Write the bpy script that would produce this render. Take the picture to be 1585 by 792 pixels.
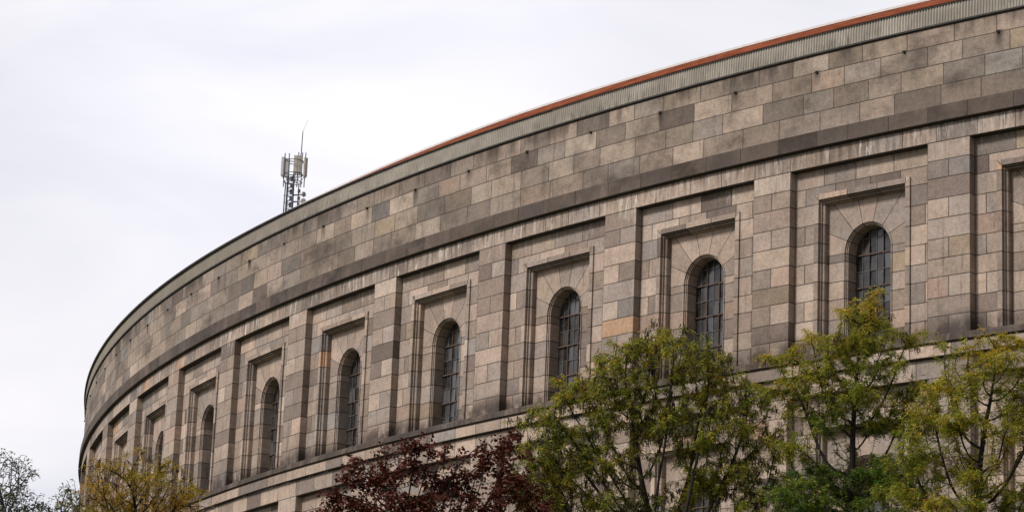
import bpy, math, random
import numpy as np
from mathutils import Matrix, Vector

for o in list(bpy.data.objects):
    bpy.data.objects.remove(o, do_unlink=True)
SC = bpy.context.scene
COL = SC.collection
PI = math.pi

# ------------------------------------------------------------------ camera
EYE = 1.6
F = 4383.05; PITCH = 0.259985; ROLL = 0.04023
IW, IH = 1585.0, 792.0
cp, sp, cr, sr = math.cos(PITCH), math.sin(PITCH), math.cos(ROLL), math.sin(ROLL)
FWD = Vector((0, cp, sp)); R0 = Vector((1, 0, 0)); U0 = Vector((0, -sp, cp))
RGT = cr * R0 + sr * U0; UPV = -sr * R0 + cr * U0
cd = bpy.data.cameras.new('camera')
cam = bpy.data.objects.new('camera', cd); COL.objects.link(cam)
M = Matrix.Identity(4)
for i in range(3):
    M[i][0] = RGT[i]; M[i][1] = UPV[i]; M[i][2] = -FWD[i]
M[2][3] = EYE
cam.matrix_world = M
cd.sensor_width = 36; cd.lens = F / IW * 36
cd.clip_start = 0.5; cd.clip_end = 6000
SC.camera = cam

# ------------------------------------------------------------------ light
SUN_EL, SUN_AZ = 40.0, 241.0      # compass style: direction TO the sun, clockwise from +Y
world = bpy.data.worlds.new('World'); SC.world = world; world.use_nodes = True
wn = world.node_tree.nodes; wl = world.node_tree.links
for n in list(wn): wn.remove(n)
out = wn.new('ShaderNodeOutputWorld')
sky = wn.new('ShaderNodeTexSky'); sky.sky_type = 'NISHITA'; sky.sun_disc = False
sky.sun_elevation = math.radians(SUN_EL); sky.sun_rotation = math.radians(SUN_AZ)
sky.air_density = 1.0; sky.dust_density = 3.0
bg1 = wn.new('ShaderNodeBackground'); bg1.inputs['Strength'].default_value = 0.10
wl.new(sky.outputs[0], bg1.inputs['Color'])
tc = wn.new('ShaderNodeTexCoord')
mp = wn.new('ShaderNodeMapping'); mp.inputs['Scale'].default_value = (1.0, 1.0, 2.6)
mp.inputs['Location'].default_value = (3.1, 0.4, 1.7)
wl.new(tc.outputs['Generated'], mp.inputs['Vector'])
nz = wn.new('ShaderNodeTexNoise'); nz.inputs['Scale'].default_value = 5.0
nz.inputs['Detail'].default_value = 4.0; nz.inputs['Roughness'].default_value = 0.5; nz.inputs['Distortion'].default_value = 0.6
wl.new(mp.outputs[0], nz.inputs['Vector'])
rp = wn.new('ShaderNodeValToRGB')
rp.color_ramp.elements[0].position = 0.30; rp.color_ramp.elements[0].color = (0.77, 0.77, 0.87, 1)
rp.color_ramp.elements[1].position = 0.68; rp.color_ramp.elements[1].color = (1.03, 1.0, 1.03, 1)
e = rp.color_ramp.elements.new(0.48); e.color = (0.885, 0.875, 0.94, 1)
wl.new(nz.outputs['Fac'], rp.inputs['Fac'])
# the unseen sky behind and right of the camera is dimmed to deepen shaded faces
dt = wn.new('ShaderNodeVectorMath'); dt.operation = 'DOT_PRODUCT'; wl.new(tc.outputs['Generated'], dt.inputs[0]); dt.inputs[1].default_value = (-0.80, 0.60, 0.0)
mr = wn.new('ShaderNodeMapRange'); wl.new(dt.outputs['Value'], mr.inputs[0])
mr.inputs[1].default_value = -0.75; mr.inputs[2].default_value = 0.40; mr.inputs[3].default_value = 0.34; mr.inputs[4].default_value = 1.03
bg2 = wn.new('ShaderNodeBackground'); # a thin bright patch high left of the mast
gd = wn.new('ShaderNodeVectorMath'); gd.operation = 'DOT_PRODUCT'; wl.new(tc.outputs['Generated'], gd.inputs[0])
_g = (FWD + RGT * ((500 - IW/2) / F) - UPV * ((60 - IH/2) / F)).normalized(); gd.inputs[1].default_value = tuple(_g)
gr = wn.new('ShaderNodeMapRange'); gr.interpolation_type = 'SMOOTHERSTEP'; wl.new(gd.outputs['Value'], gr.inputs[0])
gr.inputs[1].default_value = math.cos(math.radians(7.5)); gr.inputs[2].default_value = 1.0; gr.inputs[3].default_value = 0.0; gr.inputs[4].default_value = 0.12
ga = wn.new('ShaderNodeMath'); ga.operation = 'ADD'; wl.new(mr.outputs[0], ga.inputs[0]); wl.new(gr.outputs[0], ga.inputs[1])
wl.new(ga.outputs[0], bg2.inputs['Strength'])
wl.new(rp.outputs[0], bg2.inputs['Color'])
mx = wn.new('ShaderNodeMixShader'); mx.inputs[0].default_value = 0.90
wl.new(bg1.outputs[0], mx.inputs[1]); wl.new(bg2.outputs[0], mx.inputs[2])
wl.new(mx.outputs[0], out.inputs['Surface'])

ld = bpy.data.lights.new('sun', 'SUN'); ld.energy = 3.3; ld.angle = math.radians(11); ld.color = (1.0, 0.955, 0.90)
sun = bpy.data.objects.new('sun', ld); COL.objects.link(sun)
el, az = math.radians(SUN_EL), math.radians(SUN_AZ)
tosun = Vector((math.sin(az) * math.cos(el), math.cos(az) * math.cos(el), math.sin(el)))
sun.rotation_euler = tosun.to_track_quat('Z', 'Y').to_euler()

SC.view_settings.view_transform = 'Standard'; SC.view_settings.look = 'None'
SC.view_settings.exposure = 0.0; SC.view_settings.gamma = 1.0
SC.view_settings.use_curve_mapping = False
SC.render.engine = 'CYCLES'

# ------------------------------------------------------------------ helpers
class Nt:
    """small wrapper for writing node trees"""
    def __init__(s, name):
        s.m = bpy.data.materials.new(name); s.m.use_nodes = True
        s.t = s.m.node_tree; s.t.nodes.clear()
        s.o = s.t.nodes.new('ShaderNodeOutputMaterial')
    def n(s, kind, **kw):
        nd = s.t.nodes.new('ShaderNode' + kind)
        for k, v in kw.items():
            setattr(nd, k, v)
        return nd
    def set(s, sock, v):
        if hasattr(v, 'is_output') or isinstance(v, bpy.types.NodeSocket): s.t.links.new(v, sock)
        else: sock.default_value = v
    def math(s, op, a, b=0.0, c=None, clamp=False):
        nd = s.n('Math', operation=op, use_clamp=clamp)
        s.set(nd.inputs[0], a); s.set(nd.inputs[1], b)
        if c is not None: s.set(nd.inputs[2], c)
        return nd.outputs[0]
    def mix(s, f, a, b, mode='MIX'):
        nd = s.n('Mix', data_type='RGBA', blend_type=mode)
        s.set(nd.inputs[0], f)
        for sock, v in ((nd.inputs[6], a), (nd.inputs[7], b)):
            if isinstance(v, tuple) and len(v) == 3: v = v + (1,)
            s.set(sock, v)
        return nd.outputs[2]
    def ramp(s, f, stops, interp='LINEAR'):
        nd = s.n('ValToRGB'); cr_ = nd.color_ramp; cr_.interpolation = interp
        while len(cr_.elements) > 1: cr_.elements.remove(cr_.elements[-1])
        for i, (p, c) in enumerate(stops):
            e_ = cr_.elements[0] if i == 0 else cr_.elements.new(p)
            e_.position = p; e_.color = tuple(c) + (1,) if len(c) == 3 else c
        s.set(nd.inputs[0], f); return nd.outputs[0]
    def step(s, x, a, b, lo=0.0, hi=1.0):
        nd = s.n('MapRange', interpolation_type='SMOOTHSTEP')
        s.set(nd.inputs[0], x); s.set(nd.inputs[1], a); s.set(nd.inputs[2], b); s.set(nd.inputs[3], lo); s.set(nd.inputs[4], hi)
        return nd.outputs[0]
    def comb(s, x, y, z=0.0):
        nd = s.n('CombineXYZ'); s.set(nd.inputs[0], x); s.set(nd.inputs[1], y); s.set(nd.inputs[2], z); return nd.outputs[0]
    def noise(s, vec, scale, detail=3.0, rough=0.5):
        nd = s.n('TexNoise'); s.set(nd.inputs['Vector'], vec); nd.inputs['Scale'].default_value = scale
        nd.inputs['Detail'].default_value = detail; nd.inputs['Roughness'].default_value = rough
        return nd.outputs['Fac']
    def finish(s, col, rough=0.8, metal=0.0, bump=None, bstr=0.3, bdist=0.02, spec=0.5):
        b = s.n('BsdfPrincipled')
        s.set(b.inputs['Base Color'], col + (1,) if isinstance(col, tuple) and len(col) == 3 else col)
        s.set(b.inputs['Roughness'], rough); s.set(b.inputs['Metallic'], metal)
        b.inputs['Specular IOR Level'].default_value = spec
        if bump is not None:
            bp = s.n('Bump'); bp.inputs['Strength'].default_value = bstr; bp.inputs['Distance'].default_value = bdist
            s.set(bp.inputs['Height'], bump); s.t.links.new(bp.outputs[0], b.inputs['Normal'])
        s.t.links.new(b.outputs[0], s.o.inputs[0]); return s.m

def simple(name, col, rough=0.6, metal=0.0, var=0.25, scale=6.0):
    t = Nt(name); co = t.n('TexCoord').outputs['Object']
    n1 = t.noise(co, scale, 4.0, 0.6)
    c = t.mix(t.step(n1, 0.3, 0.7), tuple(v * (1 - var) for v in col), tuple(min(1, v * (1 + var)) for v in col))
    return t.finish(c, rough, metal)

def tag(o, label=None, cat=None, group=None, kind=None):
    for k, v in (('label', label), ('category', cat), ('group', group), ('kind', kind)):
        if v: o[k] = v
    return o

def empty(name, loc=(0, 0, 0)):
    o = bpy.data.objects.new(name, None); COL.objects.link(o); o.location = loc; return o

class Acc:
    """collects quads / triangles with block coordinates and a colour per block"""
    def __init__(s): s.v = []; s.f = []; s.lu = []; s.su = []; s.wu = []; s.c = []
    def poly(s, pts, loc=None, size=None, wall=None, rnd=(0.5, 0.5, 0.5, 1)):
        b = len(s.v); n = len(pts); s.v += [tuple(p) for p in pts]; s.f.append(tuple(range(b, b + n)))
        s.lu += list(loc) if loc else [(5, 5)] * n
        s.su += list(size) if size else [(10, 10)] * n
        s.wu += list(wall) if wall else [(0, 0)] * n
        s.c += [rnd] * n
    def box(s, c, sz, ax=None, rnd=(0.5, 0.5, 0.5, 1)):
        c = Vector(c); X, Y, Z = ax if ax else (Vector((1, 0, 0)), Vector((0, 1, 0)), Vector((0, 0, 1)))
        q = {}
        for i in (-1, 1):
            for j in (-1, 1):
                for k in (-1, 1): q[i, j, k] = c + X * (i * sz[0] / 2) + Y * (j * sz[1] / 2) + Z * (k * sz[2] / 2)
        for fc in (((-1,-1,-1),(-1,1,-1),(1,1,-1),(1,-1,-1)), ((-1,-1,1),(1,-1,1),(1,1,1),(-1,1,1)),
                   ((-1,-1,-1),(1,-1,-1),(1,-1,1),(-1,-1,1)), ((1,-1,-1),(1,1,-1),(1,1,1),(1,-1,1)),
                   ((1,1,-1),(-1,1,-1),(-1,1,1),(1,1,1)), ((-1,1,-1),(-1,-1,-1),(-1,-1,1),(-1,1,1))):
            s.poly([q[k] for k in fc], rnd=rnd)
    def tube(s, a, b, ra, rb=None, n=8, caps=True):
        a, b = Vector(a), Vector(b); rb = ra if rb is None else rb
        d = (b - a).normalized(); x = d.orthogonal().normalized(); y = d.cross(x)
        A = [a + (x * math.cos(2*PI*i/n) + y * math.sin(2*PI*i/n)) * ra for i in range(n)]
        B = [b + (x * math.cos(2*PI*i/n) + y * math.sin(2*PI*i/n)) * rb for i in range(n)]
        for i in range(n): s.poly([A[i], A[(i+1) % n], B[(i+1) % n], B[i]])
        if caps: s.poly(A[::-1]); s.poly(B)
    def build(s, name, mat, parent=None, origin=None):
        me = bpy.data.meshes.new(name)
        og = Vector(origin) if origin is not None else Vector((0, 0, 0))
        me.from_pydata([tuple(Vector(p) - og) for p in s.v], [], s.f)
        for nm, dat in (('local', s.lu), ('size', s.su), ('wall', s.wu)):
            l = me.uv_layers.new(name=nm); l.data.foreach_set('uv', np.array(dat, dtype=np.float32).ravel())
        ca = me.color_attributes.new('block', 'FLOAT_COLOR', 'CORNER')
        ca.data.foreach_set('color', np.array(s.c, dtype=np.float32).ravel())
        me.materials.append(mat); me.update()
        o = bpy.data.objects.new(name, me); COL.objects.link(o)
        if parent is not None:
            o.parent = parent
            if origin is None: o.location = -Vector(parent.location) if parent.parent is None else (0, 0, 0)
        return o

# ------------------------------------------------------------------ facade coordinates
AX, AY, RAD, TH0 = 84.53622, 164.48138, 108.12953, -2.283257
PITCHB = 6.8                      # one bay
OPW = 5.281                       # recess width, the pier is the rest
def P(s_, h, d=0.0):
    """arc length, height over the eye, depth into the wall -> world"""
    th = TH0 + s_ / RAD
    r = RAD - d
    return Vector((AX + r * math.cos(th), AY + r * math.sin(th), h + EYE))
_rc = {}
def rnd(*key):
    if key not in _rc:
        g = random.Random(repr(key)); _rc[key] = (g.random(), g.random(), g.random(), 1.0)
    return _rc[key]
def rect(acc, s0, s1, h0, h1, d, key, blk=None):
    """one stone (or the part of it that is left): blk = the whole stone's outline"""
    b = blk or (s0, s1, h0, h1)
    n = max(1, int(math.ceil((s1 - s0) / 1.6)))
    for i in range(n):
        a, c = s0 + (s1 - s0) * i / n, s0 + (s1 - s0) * (i + 1) / n
        q = [(a, h0), (c, h0), (c, h1), (a, h1)]
        acc.poly([P(x, y, d) for x, y in q], [(x - b[0], y - b[2]) for x, y in q], [(b[1] - b[0], b[3] - b[2])] * 4, q, rnd(*key))
def row(acc, s0, s1, h0, h1, d, key, wmin=1.15, wmax=1.65, hole=None, cuts=None):
    g = random.Random(repr(key)); x = s0; i = 0
    if cuts is None:
        cuts = []
        while s1 - x > wmax * 1.15: x += g.uniform(wmin, wmax); cuts.append(x)
        if s1 - x > wmax: cuts.append((x + s1) / 2)
    ed = [s0] + list(cuts) + [s1]
    for i in range(len(ed) - 1):
        a, b = ed[i], ed[i + 1]; k = key + (i,); B = (a, b, h0, h1)
        if hole is None or b <= hole[0] or a >= hole[1] or h0 >= hole[3] or h1 <= hole[2]: rect(acc, a, b, h0, h1, d, k); continue
        if a < hole[0]: rect(acc, a, hole[0], h0, h1, d, k, B)
        if b > hole[1]: rect(acc, hole[1], b, h0, h1, d, k, B)
        if h1 > hole[3]: rect(acc, max(a, hole[0]), min(b, hole[1]), hole[3], h1, d, k, B)
def sweep(acc, blocks, prof, S, base):
    """blocks: list of (points [(s,h,ns,nh)], key); prof: [(inward, depth)]"""
    for pts, key in blocks:
        L = [0]
        for a, b in zip(pts, pts[1:]): L.append(L[-1] + math.hypot(b[0]-a[0], b[1]-a[1]))
        for i in range(len(pts) - 1):
            for j in range(len(prof) - 1):
                q = []
                for (p, o) in ((pts[i], prof[j]), (pts[i+1], prof[j]), (pts[i+1], prof[j+1]), (pts[i], prof[j+1])):
                    q.append((S + p[0] + p[2]*o[0], p[1] + p[3]*o[0], base + o[1]))
                acc.poly([P(*x) for x in q], [(L[i], 5), (L[i+1], 5), (L[i+1], 5), (L[i], 5)], [(L[-1], 10)] * 4, [(x[0] + x[2], 26.95 if key[0] == 'head' and j in (2, 4, 6, 8) else x[1]) for x in q], rnd(*key))  # head undersides take the dark stripe's height: shade painted in

# ------------------------------------------------------------------ stone
def stone_material():
    t = Nt('granite_blocks')
    def uv(nm):
        sx = t.n('SeparateXYZ'); u = t.n('UVMap', uv_map=nm); t.t.links.new(u.outputs[0], sx.inputs[0]); return sx.outputs[0], sx.outputs[1], u.outputs[0]
    lu, lv, _ = uv('local'); sw, sh, _ = uv('size'); ws, wh, wv = uv('wall')
    at = t.n('Attribute', attribute_name='block'); sc = t.n('SeparateColor'); t.t.links.new(at.outputs['Color'], sc.inputs[0])
    r, g, b = sc.outputs[0], sc.outputs[1], sc.outputs[2]
    pos = t.n('NewGeometry').outputs['Position']
    base = t.ramp(r, [(0.0, (0.292, 0.240, 0.198)), (0.18, (0.250, 0.210, 0.178)), (0.33, (0.318, 0.258, 0.216)), (0.45, (0.232, 0.202, 0.178)),
                      (0.57, (0.278, 0.230, 0.186)), (0.67, (0.318, 0.270, 0.228)), (0.76, (0.215, 0.187, 0.166)), (0.83, (0.305, 0.236, 0.192)), (0.865, (0.150, 0.122, 0.105)),
                      (0.915, (0.185, 0.155, 0.135)), (0.955, (0.250, 0.204, 0.152)), (0.975, (0.220, 0.205, 0.192)), (0.990, (0.330, 0.225, 0.150))], 'CONSTANT')
    k = t.math('MULTIPLY_ADD', g, 0.62, 0.70)
    base = t.mix(1.0, base, (1.065, 1.005, 0.970), 'MULTIPLY')
    col = t.mix(1.0, base, t.comb(k, k, k), 'MULTIPLY')
    # mottling of the granite, coarse and fine
    n1 = t.noise(pos, 1.7, 4.0, 0.6); n2 = t.noise(pos, 16.0, 6.0, 0.9); n3 = t.noise(pos, 7.0, 3.0, 0.6)
    f = t.math('ADD', t.math('MULTIPLY', n1, 0.60), t.math('ADD', t.math('MULTIPLY', n2, 1.9), t.math('MULTIPLY', n3, 0.7)))
    f = t.math('ADD', f, -0.57)
    col = t.mix(1.0, col, t.comb(f, f, f), 'MULTIPLY')
    tint = t.mix(t.noise(pos, 0.9, 3.0), (0.98, 0.98, 1.02), (1.03, 1.00, 0.96)); col = t.mix(1.0, col, tint, 'MULTIPLY')
    # the attic has weathered darker and greyer, in broad uneven patches that cross the joints
    av = t.step(wh, 27.50, 27.53); pv = t.noise(t.comb(t.math('MULTIPLY', ws, 0.28), t.math('MULTIPLY', wh, 0.55), 11.0), 1.0, 5.0, 0.7)
    am_ = t.math('MULTIPLY', av, t.step(pv, 0.32, 0.66, 0.25, 0.95))
    col = t.mix(am_, col, t.mix(1.0, col, (0.72, 0.735, 0.70), 'MULTIPLY'))
    lowp = t.math('MULTIPLY', t.math('SUBTRACT', 1.0, av), t.step(pv, 0.50, 0.72, 0.0, 0.6))
    col = t.mix(lowp, col, t.mix(1.0, col, (0.74, 0.73, 0.72), 'MULTIPLY'))
    # run-off streaks: long upright noise
    sv = t.comb(t.math('MULTIPLY', ws, 5.5), t.math('MULTIPLY', wh, 0.45)); st = t.noise(sv, 1.0, 5.0, 0.65)
    sv2 = t.comb(t.math('MULTIPLY', ws, 1.3), t.math('MULTIPLY', wh, 0.35), 7.3); st2 = t.noise(sv2, 1.0, 4.0, 0.6)
    streak = t.math('MULTIPLY', t.step(st, 0.50, 0.78), t.step(st2, 0.38, 0.62))
    col = t.mix(t.math('MULTIPLY', streak, 0.80), col, (0.070, 0.058, 0.048))
    # soot on the projecting band, on the ledges and at the foot of the piers; shade lines painted under the edges
    def zone(a0, a1, b0, b1):
        return t.math('MULTIPLY', t.step(wh, a0, a1), t.step(wh, b0, b1, 1.0, 0.0))
    blot = t.noise(t.comb(t.math('MULTIPLY', ws, 1.1), t.math('MULTIPLY', wh, 1.1), 2.0), 1.0, 4.0, 0.65)
    band = zone(26.965, 26.975, 27.51, 27.53)
    dk = t.math('MULTIPLY', band, t.math('MULTIPLY', t.step(blot, 0.25, 0.65, 0.80, 1.02), t.math('MULTIPLY_ADD', g, 0.26, 0.74)))
    for z0 in (20.22,):
        led = zone(z0 - 0.27, z0 - 0.24, z0 + 0.02, z0 + 0.04)
        dk = t.math('MAXIMUM', dk, t.math('MULTIPLY', led, t.math('MULTIPLY', t.step(blot, 0.3, 0.6, 0.78, 1.0), t.step(st, 0.3, 0.6, 0.80, 1.0))))
        foot = zone(z0 + 0.01, z0 + 0.02, z0 + 0.15, z0 + 0.9)
        dk = t.math('MAXIMUM', dk, t.math('MULTIPLY', foot, t.step(blot, 0.38, 0.56, 0.30, 0.88)))
    for z1, z2, q in ((26.925, 26.975, 0.93), (19.935, 19.985, 0.95), (19.515, 19.57, 0.93), (26.372, 26.39, 0.7), (30.10, 30.19, 0.9)):  # shadow lines below band, ledge, lintel and eave, painted into the stone colour
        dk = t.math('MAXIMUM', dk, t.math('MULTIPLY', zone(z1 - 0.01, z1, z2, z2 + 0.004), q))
    under = zone(29.2, 30.1, 40, 41); dk = t.math('MAXIMUM', dk, t.math('MULTIPLY', under, t.step(st2, 0.40, 0.65, 0.0, 0.8)))
    attic = zone(27.5, 27.52, 40, 41); dk = t.math('MAXIMUM', dk, t.math('MULTIPLY', attic, t.step(t.noise(t.comb(t.math('MULTIPLY', ws, 0.35), t.math('MULTIPLY', wh, 0.5), 4.0), 1.0, 5.0, 0.7), 0.46, 0.70, 0.0, 0.72)))
    top = zone(26.0, 26.95, 26.96, 26.965); dk = t.math('MAXIMUM', dk, t.math('MULTIPLY', top, t.step(st, 0.40, 0.62, 0.0, 0.62)))
    # black halo round the weep holes, every half bay
    ph = t.math('SUBTRACT', t.math('FLOORED_MODULO', t.math('ADD', ws, 680.0 - 1.02 + 1.7), 3.4), 1.7)
    dx = t.math('ABSOLUTE', t.math('ADD', ph, t.math('MULTIPLY', t.math('SUBTRACT', st, 0.5), 0.35)))
    dh = t.math('SUBTRACT', 29.55, wh)
    below = t.math('MULTIPLY', t.step(dh, -0.12, 0.02), t.step(dh, 0.0, 0.75, 1.0, 0.0))
    halo = t.math('MULTIPLY', t.step(dx, 0.04, 0.26, 1.0, 0.0), below)
    dk = t.math('MAXIMUM', dk, t.math('MULTIPLY', halo, t.step(t.noise(t.comb(t.math('MULTIPLY', ws, 0.21), 0.0, 9.0), 1.0, 2.0), 0.35, 0.6, 0.35, 1.0)))
    ph6 = t.math('FLOORED_MODULO', t.math('ADD', ws, 680.0 + 0.75), 6.8)
    crn = t.math('MULTIPLY', t.math('MULTIPLY', t.step(ph6, 0.1, 0.7), t.step(ph6, 0.8, 1.7, 1.0, 0.0)), zone(20.2, 20.22, 20.45, 21.1))
    dk = t.math('MAXIMUM', dk, t.math('MULTIPLY', crn, t.step(blot, 0.26, 0.46, 0.35, 0.95)))
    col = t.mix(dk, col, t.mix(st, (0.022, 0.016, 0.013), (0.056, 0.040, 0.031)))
    # pale lime runs below the band
    lv_ = t.comb(t.math('MULTIPLY', ws, 6.0), t.math('MULTIPLY', wh, 1.1), 5.1); ln = t.noise(lv_, 1.0, 4.0, 0.7)
    ln2 = t.noise(t.comb(t.math('MULTIPLY', ws, 0.9), 0.0, 3.0), 1.0, 4.0, 0.7); ln3 = t.noise(t.comb(t.math('MULTIPLY', ws, 2.3), 0.0, 8.0), 1.0, 3.0, 0.7)
    lz = t.math('MULTIPLY', t.step(t.math('ADD', wh, t.math('MULTIPLY', t.math('SUBTRACT', ln3, 0.5), 3.0)), 25.6, 26.9), t.step(wh, 26.90, 26.955, 1.0, 0.0))
    lime = t.math('MULTIPLY', t.math('MULTIPLY', t.step(ln, 0.47, 0.66), t.step(ln2, 0.44, 0.60)), lz)
    lz2 = t.math('MULTIPLY', t.step(wh, 27.55, 27.6), t.step(wh, 28.6, 30.0, 1.0, 0.0))
    lime = t.math('MAXIMUM', lime, t.math('MULTIPLY', t.math('MULTIPLY', t.step(ln, 0.60, 0.75), t.step(ln2, 0.5, 0.65)), t.math('MULTIPLY', lz2, 0.5)))
    lime = t.math('MAXIMUM', lime, t.math('MULTIPLY', t.step(ln, 0.70, 0.80), 0.30))
    col = t.mix(t.math('MULTIPLY', lime, 0.95), col, (0.66, 0.61, 0.55))
    # joints
    e1 = t.math('MINIMUM', lu, t.math('SUBTRACT', sw, lu)); e2 = t.math('MINIMUM', lv, t.math('SUBTRACT', sh, lv))
    jn = t.math('MINIMUM', e1, e2)
    jw = t.math('MULTIPLY_ADD', n3, 0.013, 0.0035)
    jm = t.step(jn, jw, t.math('ADD', jw, 0.012), 1.0, 0.0)
    col = t.mix(t.math('MULTIPLY', jm, t.step(n1, 0.3, 0.6, 0.98, 0.80)), col, (0.040, 0.032, 0.027))
    hgt = t.math('SUBTRACT', t.math('ADD', t.math('MULTIPLY', n2, 0.5), t.math('MULTIPLY', n3, 0.3)), jm)
    return t.finish(col, 0.85, 0.0, hgt, 0.35, 0.02, 0.3)
STONE = stone_material()

# ------------------------------------------------------------------ other materials
def glass_material():
    t = Nt('window_glass'); at = t.n('Attribute', attribute_name='block'); sc = t.n('SeparateColor'); t.t.links.new(at.outputs['Color'], sc.inputs[0])
    c = t.ramp(sc.outputs[0], [(0.0, (0.010, 0.010, 0.011)), (0.25, (0.028, 0.029, 0.033)), (0.5, (0.055, 0.057, 0.064)), (0.75, (0.035, 0.028, 0.023)), (0.90, (0.085, 0.088, 0.095))], 'CONSTANT')
    pos = t.n('NewGeometry').outputs['Position']
    c = t.mix(t.step(t.noise(pos, 4.0, 4.0, 0.6), 0.35, 0.75, 0.0, 0.35), c, (0.10, 0.088, 0.072))
    return t.finish(c, t.math('MULTIPLY_ADD', sc.outputs[1], 0.15, 0.10), 0.0, t.noise(pos, 1.3, 1.0), 0.12, 0.05)
GLASS = glass_material()
RUST = simple('rusty_iron', (0.080, 0.047, 0.033), 0.8, 0.0, 0.5, 9.0)
IRON = simple('grey_iron', (0.13, 0.12, 0.115), 0.7, 0.0, 0.3, 9.0)
DARK = simple('black_void', (0.012, 0.011, 0.010), 0.9)
def corrugated_material():
    t = Nt('corrugated_sheet'); u = t.n('UVMap', uv_map='wall'); sx = t.n('SeparateXYZ'); t.t.links.new(u.outputs[0], sx.inputs[0])
    ws, wh = sx.outputs[0], sx.outputs[1]
    c = t.mix(t.step(t.noise(t.comb(t.math('MULTIPLY', ws, 0.8), wh), 1.0, 4.0), 0.35, 0.7), (0.34, 0.305, 0.26), (0.47, 0.43, 0.37))
    d = t.noise(t.comb(t.math('MULTIPLY', ws, 9.0), t.math('MULTIPLY', wh, 1.5)), 1.0, 5.0, 0.7)
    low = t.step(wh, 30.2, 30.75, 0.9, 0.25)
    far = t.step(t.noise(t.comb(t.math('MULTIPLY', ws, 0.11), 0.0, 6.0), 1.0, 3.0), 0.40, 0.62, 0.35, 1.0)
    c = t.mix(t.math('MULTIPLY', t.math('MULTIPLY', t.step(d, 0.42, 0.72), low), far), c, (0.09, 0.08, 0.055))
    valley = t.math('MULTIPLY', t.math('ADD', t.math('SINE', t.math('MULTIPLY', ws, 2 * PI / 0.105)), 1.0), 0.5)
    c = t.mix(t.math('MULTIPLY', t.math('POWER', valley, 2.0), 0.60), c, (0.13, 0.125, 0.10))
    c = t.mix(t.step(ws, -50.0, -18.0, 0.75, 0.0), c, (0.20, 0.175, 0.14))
    return t.finish(c, 0.85, 0.0, spec=0.2)
CORR = corrugated_material()
def red_material():
    t = Nt('red_roof_sheet'); u = t.n('UVMap', uv_map='wall'); sx = t.n('SeparateXYZ'); t.t.links.new(u.outputs[0], sx.inputs[0])
    v = t.comb(t.math('MULTIPLY', sx.outputs[0], 0.9), t.math('MULTIPLY', sx.outputs[1], 9.0))
    c = t.mix(t.step(t.noise(v, 1.0, 5.0, 0.7), 0.35, 0.65), (0.125, 0.033, 0.016), (0.235, 0.070, 0.034))
    c = t.mix(t.step(t.noise(v, 2.3, 5.0, 0.7), 0.62, 0.68), c, (0.06, 0.03, 0.025))
    return t.finish(c, 0.95, spec=0.1)
RED = red_material()
WHITE = simple('pale_flashing', (0.62, 0.56, 0.54), 0.6, 0.0, 0.08)
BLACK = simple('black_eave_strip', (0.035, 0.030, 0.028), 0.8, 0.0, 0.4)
ROOFM = simple('roof_felt', (0.10, 0.09, 0.085), 0.9)

# ------------------------------------------------------------------ ground
def sheet(name, x0, y0, x1, y1, z, mat):
    a = Acc(); a.poly([(x0, y0, z), (x1, y0, z), (x1, y1, z), (x0, y1, z)]); o = a.build(name, mat); tag(o, kind='structure'); return o
gm = Nt('grass_ground'); gp = gm.n('NewGeometry').outputs['Position']
sheet('ground', -3000, -3000, 3000, 3000, 0.0, gm.finish(gm.mix(gm.noise(gp, 0.6, 6.0, 0.7), (0.045, 0.060, 0.022), (0.10, 0.095, 0.045)), 0.95))
am = Nt('asphalt'); ap = am.n('NewGeometry').outputs['Position']
sheet('road', -70, -12, 90, 14, 0.004, am.finish(am.mix(am.noise(ap, 30.0, 4.0, 0.7), (0.04, 0.04, 0.042), (0.075, 0.073, 0.07)), 0.9))

# ------------------------------------------------------------------ the building
hall = empty('round_hall', (AX, AY, 0))
tag(hall, 'huge curved granite hall with arched windows between flat piers and a corrugated roof edge', 'building')
K0, K1 = -5, 14
SA, SB = -(K1 + 1) * PITCHB, -(K0 - 1) * PITCHB        # arc range
COURSE = [0, 0.60, 1.17, 1.825, 2.46, 3.10, 3.73, 4.31, 4.96, 5.54, 6.14]
UP, LO = 26.37, 18.92
D1, D2, D3 = 0.28, 0.33, 0.50

a = Acc()                                              # attic: four courses over the band, one under it
ch = [30.18, 29.53, 28.885, 28.2, 27.51]  # course lines
for i in range(4): row(a, SA, SB, ch[i+1], ch[i], 0.0, ('attic', i), 1.2, 1.75)
row(a, SA, SB, UP, 26.965, 0.0, ('lintel',), 1.15, 1.6)
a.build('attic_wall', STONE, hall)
def ring(name, prof, key, wmin=1.2, wmax=1.7, mat=STONE, jt=True):
    """profile [(depth, height)] run round the building, jointed into stones"""
    a = Acc(); g = random.Random(repr(key)); x = SA; i = 0
    while x < SB:
        w = g.uniform(wmin, wmax); x1 = min(SB, x + w); o = g.uniform(-0.004, 0.004)
        for (d0, h0), (d1, h1) in zip(prof, prof[1:]):
            q = [(x, h0, d0 + o), (x, h1, d1 + o), (x1, h1, d1 + o), (x1, h0, d0 + o)]
            ww = (x1 - x, 10) if jt else (1000, 10)
            a.poly([P(*p) for p in q], [(0 if jt else 5, 5), (0 if jt else 5, 5), (x1 - x if jt else 5, 5), (x1 - x if jt else 5, 5)], [ww] * 4, [(p[0], p[1]) for p in q], rnd(key, i))
        x = x1; i += 1
    return a.build(name, mat, hall)
ring('dark_stone_band', [(0, 27.515), (-0.14, 27.50), (-0.16, 27.48), (-0.17, 26.98), (-0.15, 26.962), (0.0, 26.960)], 'band')
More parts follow.
